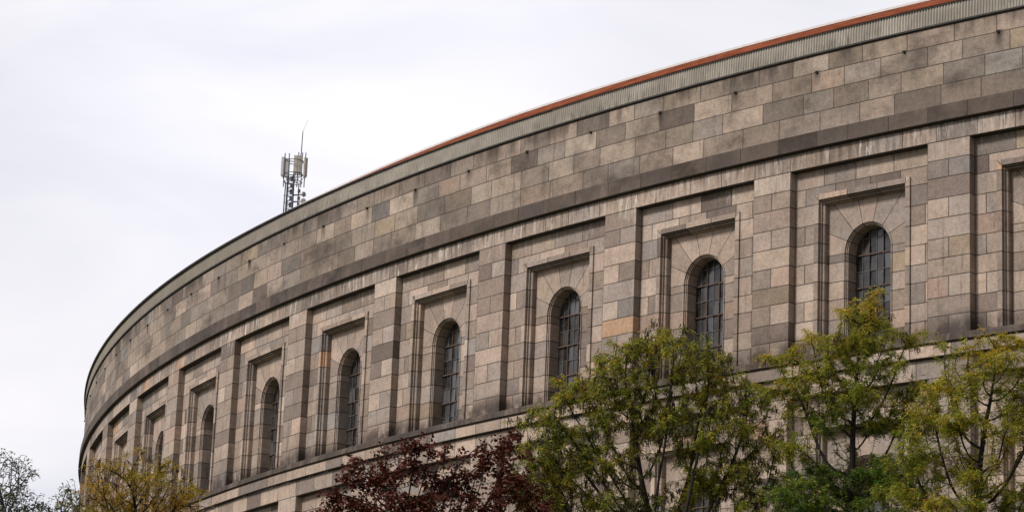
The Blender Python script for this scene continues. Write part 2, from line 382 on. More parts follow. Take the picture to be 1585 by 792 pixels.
ring('stone_ledge', [(1.13, 20.245), (-0.10, 20.225), (-0.19, 20.17), (-0.225, 19.985), (-0.20, 19.97), (-0.14, 19.955), (-0.14, 19.875), (-0.165, 19.865), (-0.15, 19.565), (-0.12, 19.55), (0.0, 19.545)], 'ledge')
a = Acc(); row(a, SA, SB, LO, 19.545, 0.0, ('frieze',), 1.2, 1.6); a.build('frieze', STONE, hall)
ring('stone_ledge', [(1.13, 12.785), (-0.10, 12.775), (-0.19, 12.72), (-0.225, 12.52), (-0.14, 12.50), (-0.15, 12.12), (0.0, 12.10)], 'ledge_low')
a = Acc()
hh = 12.10; i = 0
while hh > -EYE:
    h2 = max(-EYE, hh - 0.62); row(a, SA, SB, h2, hh, 0.0, ('base', i)); hh = h2; i += 1
a.build('base_wall', STONE, hall)

def build_bay(k, top, tier):
    S = -k * PITCHB
    hs = [top - c for c in COURSE]; hb = hs[-1]
    # pier at the left of the recess
    a = Acc()
    for i in range(len(hs) - 1):
        h1, h0 = hs[i], hs[i+1]; L, Rr = S - (PITCHB - OPW), S; mid = (L + Rr) / 2
        kl, kr = ('pier', tier, k, i, 0), ('pier', tier, k, i, 1)
        if i % 2 == 0: rect(a, L, Rr, h0, h1, 0, kl); kr = kl
        else: rect(a, L, mid, h0, h1, 0, kl); rect(a, mid, Rr, h0, h1, 0, kr)
        for (x, key) in ((Rr, kr), (L, kl)):           # the returns carry the same stone round the corner
            q = [(x, h0, 0), (x, h0, D1), (x, h1, D1), (x, h1, 0)]
            a.poly([P(*p) for p in q], [(5, p[1] - h0) for p in q], [(10, h1 - h0)] * 4, [(p[0] + p[2], p[1]) for p in q], rnd(*key))
    a.build('pier', STONE, hall)
    # recessed wall round the window surround
    f0, f1, ft = 0.80, 4.48, top - 0.87
    a = Acc()
    for i in range(len(hs) - 1):
        h1, h0 = hs[i], hs[i+1]
        if i == 0: cuts = [S + 1.15, S + 2.4, S + 3.85] if k % 2 else [S + 1.45, S + 2.75, S + 4.1]
        elif i == 1: cuts = [S + 0.42, S + 1.6, S + 2.95, S + 4.1] if k % 2 else [S + 0.5, S + 1.75, S + 3.0, S + 4.3, S + 5.0]
        elif i % 2: cuts = [S + 0.40, S + f0 + 0.01, S + f1 - 0.01, S + 5.02]
        else: cuts = [S + f0 + 0.01, S + f1 - 0.01]
        row(a, S, S + OPW, h0, h1, D1, ('bay', tier, k, i), hole=(S + f0, S + f1, hb, ft), cuts=cuts)
    n = 4                                             # soffit over the recess
    for j in range(n):
        x0, x1 = S + OPW * j / n, S + OPW * (j + 1) / n
        q = [(x0, top, 0), (x1, top, 0), (x1, top, D1), (x0, top, D1)]
        a.poly([P(*p) for p in q], [(0, 5), (x1-x0, 5), (x1-x0, 5), (0, 5)], [(x1-x0, 10)] * 4, [(p[0], 26.95) for p in q], rnd('soffit', tier, k, j))  # wall height set to the dark stripe, painting the soffit's shade
    a.build('bay_wall', STONE, hall)
    # window surround: architrave, stepped jambs, panel with voussoirs, arch mouldings, reveal
    a = Acc()
    lk = lambda i, side: ('jamb', tier, k, i, side)
    lev = [ft] + [h for h in hs if h < ft - 0.05]
    blocks = []
    for i in range(len(lev) - 1):
        blocks.append(([(f0, lev[i+1], 1, 0), (f0, lev[i], 1, -1 if i == 0 else 0)], lk(i, 0)))
        blocks.append(([(f1, lev[i], -1, -1 if i == 0 else 0), (f1, lev[i+1], -1, 0)], lk(i, 1)))
    xs = [f0, f0 + 0.16, f0 + 1.3, f0 + 2.45, f1 - 0.16, f1]
    for i in range(5):
        blocks.append(([(xs[i], ft, 1 if i == 0 else 0, -1), (xs[i+1], ft, -1 if i == 4 else 0, -1)], ('head', tier, k, i)))
    st = 0.29
    sweep(a, blocks, [(0, 0), (0, -0.055), (0.17, -0.055), (0.175, 0.045), (0.215, 0.05), (0.22, 0.12), (0.27, 0.13), (0.29, 0.16), (st, D2)], S, D1)
    pl, pr, pt = f0 + st, f1 - st, ft - st
    cx, cy, r = 2.64, top - 2.84, 0.93
    base = D1 + D2
    lv2 = [cy] + [h for h in hs if h < cy - 0.08]
    for i in range(len(lv2) - 1):
        for side, x0, x1 in ((0, pl, cx - r), (1, cx + r, pr)):
            rect(a, S + x0, S + x1, lv2[i+1], lv2[i], base, lk(i + 3, side) if (k + i) % 3 else ('pan', tier, k, i, side))
    ca = math.atan2(pt - cy, pr - cx)
    NV = 7; angs = [PI * i / NV for i in range(NV + 1)]
    def hit(t_):
        c, s_ = math.cos(t_), math.sin(t_)
        q = min(((pr - cx) / abs(c)) if abs(c) > 1e-6 else 1e9, ((pt - cy) / s_) if s_ > 1e-6 else 1e9)
        return cx + c * q, cy + s_ * q, q
    arch_blocks = []
    for i in range(NV):
        a0, a1 = angs[i], angs[i+1]
        sub = sorted(set([a0 + (a1 - a0) * j / 4 for j in range(5)] + [x for x in (ca, PI - ca) if a0 < x < a1]))
        key = ('vous', tier, k, i)
        if key not in _rc: u_ = rnd(*key); _rc[key] = (u_[0] * 0.40 + (0.18 if k % 2 else 0.0), 0.35 + 0.4 * u_[1], u_[2], 1.0)
        for t0, t1 in zip(sub, sub[1:]):
            o0, o1 = hit(t0), hit(t1)
            q = [(cx + r*math.cos(t0), cy + r*math.sin(t0)), (o0[0], o0[1]), (o1[0], o1[1]), (cx + r*math.cos(t1), cy + r*math.sin(t1))]
            rr = [r, o0[2], o1[2], r]; tt = [t0, t0, t1, t1]
            a.poly([P(S + x, y, base) for x, y in q], [(R_*(T - a0) + 0.004, 5) for R_, T in zip(rr, tt)], [(R_*(a1 - a0) + 0.008, 10) for R_ in rr], [(S + x, y) for x, y in q], rnd(*key))
        arch_blocks.append(([(cx + r*math.cos(x), cy + r*math.sin(x), -math.cos(x), -math.sin(x)) for x in [a0 + (a1 - a0) * j / 4 for j in range(5)]], key))
    for i in range(len(lv2) - 1):
        arch_blocks.append(([(cx - r, lv2[i+1], 1, 0), (cx - r, lv2[i], 1, 0)], lk(i + 3, 0)))
        arch_blocks.append(([(cx + r, lv2[i], -1, 0), (cx + r, lv2[i+1], -1, 0)], lk(i + 3, 1)))
    sweep(a, arch_blocks, [(0, 0), (0.0, -0.02), (0.035, -0.02), (0.04, 0.03), (0.075, 0.035), (0.08, 0.07), (0.11, 0.08), (0.115, 0.11), (0.115, D3 + 0.06)], S, base)
    a.build('window_surround', STONE, hall)
    # the window: glass, iron frame, glazing bars
    R2 = r - 0.115; G = base + D3
    w = empty('window'); w.parent = hall; w.location = P(S + cx, cy, G) - hall.location
    def arch_y(x): return cy + math.sqrt(max(0, R2*R2 - x*x))
    a = Acc(); nx = 6; g = random.Random(repr(('glass', tier, k)))
    xs = [-R2 + 2*R2*i/nx for i in range(nx + 1)]
    bars = [cy - 0.02 - 0.535 * i for i in range(-2, 12)]
    og = P(S + cx, cy, G)
    for i in range(nx):
        for j in range(len(bars) - 1):
            y1, y0 = bars[j], max(bars[j+1], hb)
            if y1 <= hb: break
            sub = 4; t1 = g.uniform(-0.015, 0.015)
            c = (g.random(), g.random(), g.random(), 1)
            for m in range(sub):
                xa, xb = xs[i] + (xs[i+1]-xs[i])*m/sub, xs[i] + (xs[i+1]-xs[i])*(m+1)/sub
                ya, yb = min(y1, arch_y(xa)), min(y1, arch_y(xb))
                if max(ya, yb) <= y0 + 1e-4: continue
                a.poly([P(S + cx + xa, min(y0, ya), G - t1), P(S + cx + xb, min(y0, yb), G - t1), P(S + cx + xb, max(yb, min(y0, yb)), G + t1), P(S + cx + xa, max(ya, min(y0, ya)), G + t1)], rnd=c)
    a.build('glass', GLASS, w, origin=og)
    def bar(acc, x0, y0, x1, y1, wd, dp, dd):
        n_ = 1
        A, B = P(S + cx + x0, y0, G - dd), P(S + cx + x1, y1, G - dd)
        ax = (B - A).normalized(); nrm = (P(S + cx, cy, 0) - P(S + cx, cy, 1)).normalized(); sd = ax.cross(nrm)
        acc.box((A + B) / 2, ((B - A).length, wd, dp), (ax, sd, nrm))
    a = Acc()
    for i in (2, 4):
        x = xs[i]; bar(a, x, hb, x, arch_y(x), 0.026, 0.05, 0.025)
    for j in (2, 4, 6, 8): 
        y = cy - 0.02 - 0.535 * (j - 2)
        if y > hb + 0.1: bar(a, -R2, y, R2, y, 0.040, 0.06, 0.03)
    a.build('frame', RUST, w, origin=og)
    a = Acc()
    for i in (1, 3, 5):
        x = xs[i]; bar(a, x, hb, x, arch_y(x), 0.013, 0.02, 0.01)
    for j in (1, 3, 5, 7, 9):
        y = cy - 0.02 - 0.535 * (j - 2); hw = R2 if y <= cy else math.sqrt(max(0.01, R2*R2 - (y-cy)**2))
        if y > hb + 0.1: bar(a, -hw, y, hw, y, 0.014, 0.03, 0.015)
    a.build('glazing_bars', IRON, w, origin=og)

for k in range(K0, K1 + 1):
    build_bay(k, UP, 'u'); build_bay(k, LO, 'l')

# weep holes with short iron spouts
x = 1.02 - 3.4 * 40
while x < SB:
    if x > SA + 1:
        a = Acc(); g = random.Random(repr(x))
        a.tube(P(x, 29.545, 0.02), P(x, 29.525, -0.055), 0.05, 0.045, 8)
        a.build('weep_hole', DARK, hall)
    x += 3.4

# corrugated skirt at the eaves
a = Acc(); WL = 0.105; n = int((SB - SA) / WL)
cs = [(math.sin(2*PI*j/6)) for j in range(6)]; SA_ = math.floor(SA / WL) * WL
for i in range(n):
    for j in range(6):
        s0, s1 = SA_ + WL*(i + j/6), SA_ + WL*(i + (j+1)/6); c0, c1 = 0.022*cs[j], 0.022*cs[(j+1) % 6]
        q = [(s0, 30.19, -0.065 + c0), (s1, 30.19, -0.065 + c1), (s1, 30.795, -0.035 + c1), (s0, 30.795, -0.035 + c0)]
        a.poly([P(*p) for p in q], wall=[(p[0], p[1]) for p in q])
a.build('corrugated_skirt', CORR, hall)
def strip(name, prof, mat, s0=SA, s1=SB, step=1.0):
    a = Acc(); x = s0
    while x < s1 - 1e-6:
        x1 = min(s1, x + step)
        for (d0, h0), (d1, h1) in zip(prof(x), prof(x)[1:]):
            (e0, g0), (e1, g1) = [(pa, pb) for pa, pb in zip(prof(x1), prof(x1)[1:]) if True][prof(x).index((d0, h0))]
            q = [(x, h0, d0), (x1, g0, e0), (x1, g1, e1), (x, h1, d1)]
            a.poly([P(*p) for p in q], wall=[(p[0], p[1]) for p in q])
        x = x1
    return a.build(name, mat, hall)
strip('eave_strip', lambda s_: [(0.0, 30.765), (-0.075, 30.77), (-0.08, 30.815), (0.05, 30.835), (0.5, 30.86)], BLACK)
strip('shadow_fillet', lambda s_: [(-0.02, 30.13), (-0.07, 30.14), (-0.075, 30.185), (0.0, 30.20)], BLACK)  # black strip stands in for the shadow line under the skirt
strip('eave_gutter', lambda s_: [(0.05, 30.77), (-0.10 - 0.05*min(1, max(0, (-22 - s_)/25)), 30.775), (-0.11 - 0.05*min(1, max(0, (-22 - s_)/25)), 30.80 + 0.045*min(1, max(0, (-22 - s_)/20))), (0.1, 30.85), (0.5, 30.862)], BLACK, SA, -18)
def hgt(s_):                                           # the red sheets rise out of the eave towards the near side
    return 0.012 + 0.225 * min(1, max(0, (s_ + 37) / 17.0))
strip('red_roof_edge', lambda s_: [(0.20, 30.81), (-0.095, 30.812), (-0.10, 30.83), (0.02, 30.825 + hgt(s_)), (0.3, 30.83 + hgt(s_)), (0.5, 30.88)], RED, -37, SB, 0.5)
strip('roof_flashing', lambda s_: [(0.10, 30.828 + hgt(s_)), (0.005, 30.826 + hgt(s_)), (0.0, 30.826 + hgt(s_) + 0.075), (0.5, 30.90 + hgt(s_))], WHITE, -36, SB, 0.5)
strip('roof', lambda s_: [(0.45, 30.86), (1.2, 30.95), (12, 31.7), (30, 32.2), (30, -EYE)], ROOFM, SA, SB, 2.0)

# ------------------------------------------------------------------ aerial mast on the roof
def ray_pt(px, py, dist):
    d = FWD + RGT * ((px - IW/2) / F) - UPV * ((py - IH/2) / F)
    t_ = dist / math.hypot(d.x, d.y)
    return Vector((d.x * t_, d.y * t_, d.z * t_ + EYE))
STEEL = simple('galvanised_steel', (0.085, 0.092, 0.105), 0.6, 0.3, 0.3)
PANELM = simple('aerial_panel_cream', (0.52, 0.48, 0.42), 0.6, 0.0, 0.06)
PANELSHADE_DISHG = simple('shaded_panel_and_grey_dish', (0.33, 0.325, 0.32), 0.6, 0.0, 0.06)  # left panels' shade put into this grey; the dish is grey itself
AD = 121.0
mb = ray_pt(447, 330, AD); mroot = Vector((mb.x, mb.y, 31.75 + EYE))
mast = empty('antenna_mast', mroot)
tag(mast, 'steel lattice mast with cream aerial panels rising over the roof edge', 'antenna mast')
sc_ = 1.0 / (F / math.hypot(AD, 33)) # metres per photo pixel there
top_z = lambda py: ray_pt(452, py, AD).z
def mp_(x, py, y=0.0): return Vector((mb.x + (x) , mb.y + y, top_z(py)))
b = mroot.z
px = lambda q: (q - 447) * sc_ * 1.0
a = Acc()                                              # lattice column
LW = 0.15
legs = [(-LW, -LW), (LW, -LW), (LW, LW), (-LW, LW)]
zt = top_z(268)
for (x, y) in legs: a.tube((mb.x + x, mb.y + y, b), (mb.x + x*0.85, mb.y + y*0.85, zt), 0.032, n=6)
z = b; f = 0
while z < zt - 0.2:
    for i in range(4):
        p0, p1 = legs[i], legs[(i+1) % 4]
        q0, q1 = (p0, p1) if (f + i) % 2 else (p1, p0)
        a.tube((mb.x + q0[0], mb.y + q0[1], z), (mb.x + q1[0]*0.97, mb.y + q1[1]*0.97, z + 0.3), 0.017, n=5)
        a.tube((mb.x + p0[0], mb.y + p0[1], z), (mb.x + p1[0], mb.y + p1[1], z), 0.015, n=5)
    a.box((mb.x + 0.05, mb.y - 0.12, z + 0.12), (0.10, 0.06, 0.20))
    z += 0.3; f += 1
a.build('lattice_column', STEEL, mast)
a = Acc()                                              # ladder at the left
for dx in (px(437.5),):
    a.tube((mb.x + dx, mb.y, b), (mb.x + dx + 0.05, mb.y, top_z(284)), 0.028, n=6)
z = b + 0.1
while z < top_z(300):
    a.tube((mb.x + px(437.5), mb.y, z), (mb.x - LW, mb.y, z + 0.02), 0.016, n=5); z += 0.32
a.build('ladder_rail', STEEL, mast)
a = Acc()                                              # frame that carries the panels
for zz, rr in ((top_z(270), 0.42), (top_z(282), 0.40), (top_z(250), 0.42)):
    N = 16
    for i in range(N):
        t0, t1 = 2*PI*i/N, 2*PI*(i+1)/N
        a.tube((mb.x + 0.1 + rr*math.cos(t0), mb.y + rr*math.sin(t0), zz), (mb.x + 0.1 + rr*math.cos(t1), mb.y + rr*math.sin(t1), zz), 0.018, n=5, caps=False)
for dx in (px(436), px(442.5), px(457), px(463), px(468)):
    a.tube((mb.x + dx, mb.y - 0.05, top_z(290)), (mb.x + dx, mb.y - 0.05, top_z(238 if dx < 0 else 236)), 0.024, n=6)
for zz in (top_z(250), top_z(271)):
    a.tube((mb.x + px(434), mb.y - 0.02, zz), (mb.x + px(470), mb.y - 0.02, zz), 0.02, n=6)
for q in (434, 440, 455, 460, 467):                    # feeder cables looping below the panels
    p0 = Vector((mb.x + px(q), mb.y - 0.1, top_z(274)))
    for i in range(6):
        t0, t1 = i/6, (i+1)/6
        c = lambda t_: Vector((p0.x + (mb.x + 0.02 - p0.x)*t_*0.7, p0.y, p0.z - 0.30*math.sin(t_*PI*0.8)))
        a.tube(c(t0), c(t1), 0.014, n=5, caps=False)
a.build('panel_frame', STEEL, mast)
for (qx, y0, y1, wpx, yaw, m) in ((434.2, 245, 274, 5.0, -0.5, PANELSHADE_DISHG), (440.8, 247, 276, 5.8, -0.2, PANELSHADE_DISHG), (453.4, 242, 270, 5.2, 0.1, PANELM), (460.2, 242, 269, 6.0, 0.3, PANELM), (468.8, 245, 274, 5.2, 0.7, PANELM)):
    a = Acc(); cx_ = Vector((mb.x + px(qx), mb.y - 0.16, (top_z(y0) + top_z(y1)) / 2)); hz = abs(top_z(y0) - top_z(y1)); w = wpx * sc_ * 1.2
    X = Vector((math.cos(yaw), math.sin(yaw), 0)); Y = Vector((-math.sin(yaw), math.cos(yaw), 0)); Z = Vector((0, 0, 1))
    a.box(cx_, (w, 0.07, hz), (X, Y, Z)); a.box(cx_ - Y * 0.045, (w * 0.7, 0.03, hz - 0.04), (X, Y, Z)); a.box(cx_ - Z * (hz/2 + 0.03), (w * 0.5, 0.05, 0.07), (X, Y, Z))
    a.build('aerial_panel', m, mast)
for (qx, qy, r_, m, dr) in ((468.5, 302, 0.115, PANELSHADE_DISHG, Vector((0.75, -0.6, 0.05))), (468.5, 312.5, 0.125, PANELM, Vector((0.3, -0.95, 0.0)))):
    a = Acc(); c = Vector((mb.x + px(qx), mb.y - 0.2, top_z(qy))); dr.normalize()
    a.tube(c - dr*0.09, c - dr*0.02, r_*0.45, r_, 18); a.tube(c - dr*0.02, c + dr*0.04, r_, r_, 18); a.tube(c + dr*0.04, c + dr*0.055, r_, r_*0.8, 18)
    a.build('dish', m, mast)
a = Acc(); a.tube((mb.x + px(460), mb.y, b), (mb.x + px(460), mb.y, top_z(284)), 0.026, n=6)
for qy in (302, 312.5): a.tube((mb.x + px(452), mb.y, top_z(qy)), (mb.x + px(466), mb.y - 0.14, top_z(qy)), 0.03, n=6)
for qy in (296, 307, 317): a.box((mb.x + px(461), mb.y - 0.06, top_z(qy)), (0.12, 0.1, 0.14))
a.build('dish_pole', STEEL, mast)
a = Acc(); a.tube((mb.x + px(460.5), mb.y, top_z(245)), (mb.x + px(461.2), mb.y, top_z(203)), 0.026, 0.020, 6)
a.tube((mb.x + px(461.2), mb.y, top_z(203)), (mb.x + px(468), mb.y, top_z(185)), 0.008, 0.006, 5)
a.build('whip_aerial', STEEL, mast)

# ------------------------------------------------------------------ trees
def bark(name, col):
    t = Nt(name); pos = t.n('NewGeometry').outputs['Position']
    return t.finish(t.mix(t.noise(pos, 14.0, 5.0, 0.7), tuple(v*0.55 for v in col), tuple(v*1.5 for v in col)), 0.95, 0.0, t.noise(pos, 30.0, 4.0), 0.5, 0.02, 0.2)
def leaf_mat(name, stops, transl=0.35):
    t = Nt(name); at = t.n('Attribute', attribute_name='block'); sc = t.n('SeparateColor'); t.t.links.new(at.outputs['Color'], sc.inputs[0])
    c = t.ramp(sc.outputs[0], stops)
    k = t.math('MULTIPLY_ADD', sc.outputs[1], 0.7, 0.65); c = t.mix(1.0, c, t.comb(k, k, k), 'MULTIPLY')
    b = t.n('BsdfPrincipled'); t.set(b.inputs['Base Color'], c); b.inputs['Roughness'].default_value = 0.6; b.inputs['Specular IOR Level'].default_value = 0.12
    tr = t.n('BsdfTranslucent'); t.set(tr.inputs['Color'], c)
    m = t.n('MixShader'); m.inputs[0].default_value = transl
    t.t.links.new(b.outputs[0], m.inputs[1]); t.t.links.new(tr.outputs[0], m.inputs[2]); t.t.links.new(m.outputs[0], t.o.inputs[0]); return t.m
BARK = bark('dark_bark', (0.028, 0.021, 0.018)); BARKG = bark('grey_bark', (0.085, 0.075, 0.080))

def np_mesh(name, V, Fq, mat, parent, rndc=None):
    """V (n,3), Fq (m,4) quads; rndc (m,4) colour per face"""
    me = bpy.data.meshes.new(name); V = np.asarray(V, dtype=np.float32); Fq = np.asarray(Fq, dtype=np.int32)
    me.vertices.add(len(V)); me.vertices.foreach_set('co', V.ravel())
    m = len(Fq); k = Fq.shape[1]
    me.loops.add(m*k); me.loops.foreach_set('vertex_index', Fq.ravel())
    me.polygons.add(m); me.polygons.foreach_set('loop_start', np.arange(0, m*k, k, dtype=np.int32))
    me.update(calc_edges=True)
    if rndc is not None:
        ca = me.color_attributes.new('block', 'FLOAT_COLOR', 'CORNER'); ca.data.foreach_set('color', np.repeat(rndc.astype(np.float32), k, axis=0).ravel())
    me.materials.append(mat); me.validate()
    o = bpy.data.objects.new(name, me); COL.objects.link(o); o.parent = parent; return o

def grow(rng, base, stem_top, att, step=0.22, infl=1.6, kill=0.35, maxn=4200):
    """space colonisation: returns nodes, parent index"""
    nodes = [np.array(base, float)]; par = [-1]
    tv = np.array(stem_top, float) - nodes[0]; L = np.linalg.norm(tv); n = int(L / 0.5); lean = rng.normal(0, 0.03, 2); ph = rng.uniform(0, 6)
    for i in range(1, n + 1):
        p = nodes[0] + tv * i / n; p[:2] += 0.10 * np.array([math.sin(i*0.55 + ph), math.cos(i*0.4 + ph)]) * min(1, i/6)
        nodes.append(p); par.append(len(nodes) - 2)
    att = att.copy(); nodes = list(nodes); N = np.array(nodes)
    near = np.full(len(att), -1); nd = np.full(len(att), 1e9)
    def upd(start):
        nonlocal nd, near
        new = N[start:]
        for c in range(0, len(new), 64):
            D = np.linalg.norm(att[:, None] - new[None, c:c+64], axis=2); j = D.argmin(1); dm = D[np.arange(len(att)), j]
            m = dm < nd; nd = np.where(m, dm, nd); near = np.where(m, j + start + c, near)
    upd(0); first = True
    for it in range(400):
        alive = nd > kill
        att = att[alive]; nd = nd[alive]; near = near[alive]
        if len(att) == 0 or len(N) > maxn: break
        rad = infl
        use = nd < rad
        if not use.any(): use = nd <= nd.min() + 0.3
        grp = {}
        for a_, j in zip(att[use], near[use]): grp.setdefault(int(j), []).append(a_)
        new = []
        for j, L_ in grp.items():
            v = np.array(L_) - N[j]; v /= np.linalg.norm(v, axis=1)[:, None]; d = v.sum(0) + rng.normal(0, 0.3, 3)
            if par[j] >= 0: pd = N[j] - N[par[j]]; d = d / max(1e-6, np.linalg.norm(d)) + 0.45 * pd / max(1e-6, np.linalg.norm(pd))
            d /= max(1e-6, np.linalg.norm(d)); new.append((N[j] + d * step * rng.uniform(0.8, 1.15), j))
        s0 = len(N); par += [j for _, j in new]; N = np.vstack([N, np.array([q for q, _ in new])]); upd(s0)
    return N, np.array(par)

def tube_mesh(N, par, tip, expo, rmax, sides=5):
    n = len(N); kids = np.zeros(n, int); r = np.zeros(n)
    for i in range(n - 1, 0, -1):
        if r[i] == 0: r[i] = tip ** expo
        r[par[i]] += r[i]; kids[par[i]] += 1
    r = np.minimum(r ** (1 / expo), rmax)
    V = []; Fc = []
    main = np.full(n, -1)
    for i in range(1, n):
        p = par[i]
        if main[p] < 0 or r[i] > r[main[p]]: main[p] = i
    ang = np.arange(sides) * 2 * PI / sides; c, s_ = np.cos(ang)[:, None], np.sin(ang)[:, None]
    V = []; Fq = []; ring = [None] * n; X = [None] * n
    def frame(d, hint):
        d = d / max(1e-9, np.linalg.norm(d)); x = hint - d * np.dot(hint, d)
        if np.linalg.norm(x) < 1e-3: x = np.cross(d, [0.3, 0.8, 0.5])
        x /= np.linalg.norm(x); return x, np.cross(d, x)
    def put(p, x, y, q):
        b = len(V); V.extend(p + (c * x + s_ * y) * q); return b
    for i in range(1, n):
        p = par[i]; d = N[i] - N[p]
        if main[i] > 0:
            dn = N[main[i]] - N[i]; dm = d / max(1e-9, np.linalg.norm(d)) + dn / max(1e-9, np.linalg.norm(dn))
            if np.linalg.norm(dm) < 0.3: dm = d
        else: dm = d
        hint = X[p] if X[p] is not None else np.array([1.0, 0.1, 0.2])
        x, y = frame(dm, hint); X[i] = x
        if p == 0 and ring[0] is None: ring[0] = put(N[0], *frame(d, hint), r[0] * 1.15)
        if main[p] == i and ring[p] is not None: a0 = ring[p]
        else: a0 = put(N[p], *frame(d, hint), min(r[p] * 0.8, r[i] * 1.5))
        ring[i] = put(N[i], x, y, r[i] if main[i] > 0 else r[i] * 0.5)
        for q in range(sides): Fq.append((a0+q, a0+(q+1) % sides, ring[i]+(q+1) % sides, ring[i]+q))
    return np.array(V), np.array(Fq), r, kids

def sprays(rng, pos, dirs, npair, leng, lw, lh, droop, col):
    """compound leaves: a bent midrib with paired leaflets, all quads"""
    n = len(pos); V = []; C = []
    d = dirs / np.linalg.norm(dirs, axis=1)[:, None]
    up = np.array([0, 0, 1.0]); sd = np.cross(d, up); sd /= np.maximum(1e-6, np.linalg.norm(sd, axis=1))[:, None]
    nrm = np.cross(sd, d); L = leng * rng.uniform(0.7, 1.25, n)
    roll = rng.uniform(-0.7, 0.7, n)[:, None]; sd2 = sd * np.cos(roll) + nrm * np.sin(roll); nr2 = np.cross(sd2, d)
    for j in range(npair):
        t_ = (j + 0.7) / npair
        c = pos + d * (L * t_)[:, None]; c[:, 2] -= droop * L * t_ * t_
        for sgn in (-1, 1):
            w = lw * rng.uniform(0.75, 1.2, n)[:, None]; h = lh * rng.uniform(0.8, 1.2, n)[:, None]
            ax = sd2 * sgn * 0.85 + d * 0.45 + rng.normal(0, 0.22, (n, 3)); ax[:, 2] -= 0.25
            ax /= np.linalg.norm(ax, axis=1)[:, None]
            wd = np.cross(ax, nr2 + rng.normal(0, 0.35, (n, 3))); wd /= np.maximum(1e-6, np.linalg.norm(wd, axis=1))[:, None]
            V.append(np.stack([c, c + ax*w*0.5 + wd*h*0.5, c + ax*w, c + ax*w*0.5 - wd*h*0.5], 1))
            C.append(col * 1.0)
    V = np.concatenate(V); C = np.concatenate(C)
    C = C.copy(); C[:, 0] = np.clip(C[:, 0] + rng.normal(0, 0.05, len(C)), 0, 1); C[:, 1] = rng.random(len(C))
    return V.reshape(-1, 3), C

def quads(n): return np.arange(n * 4).reshape(-1, 4)

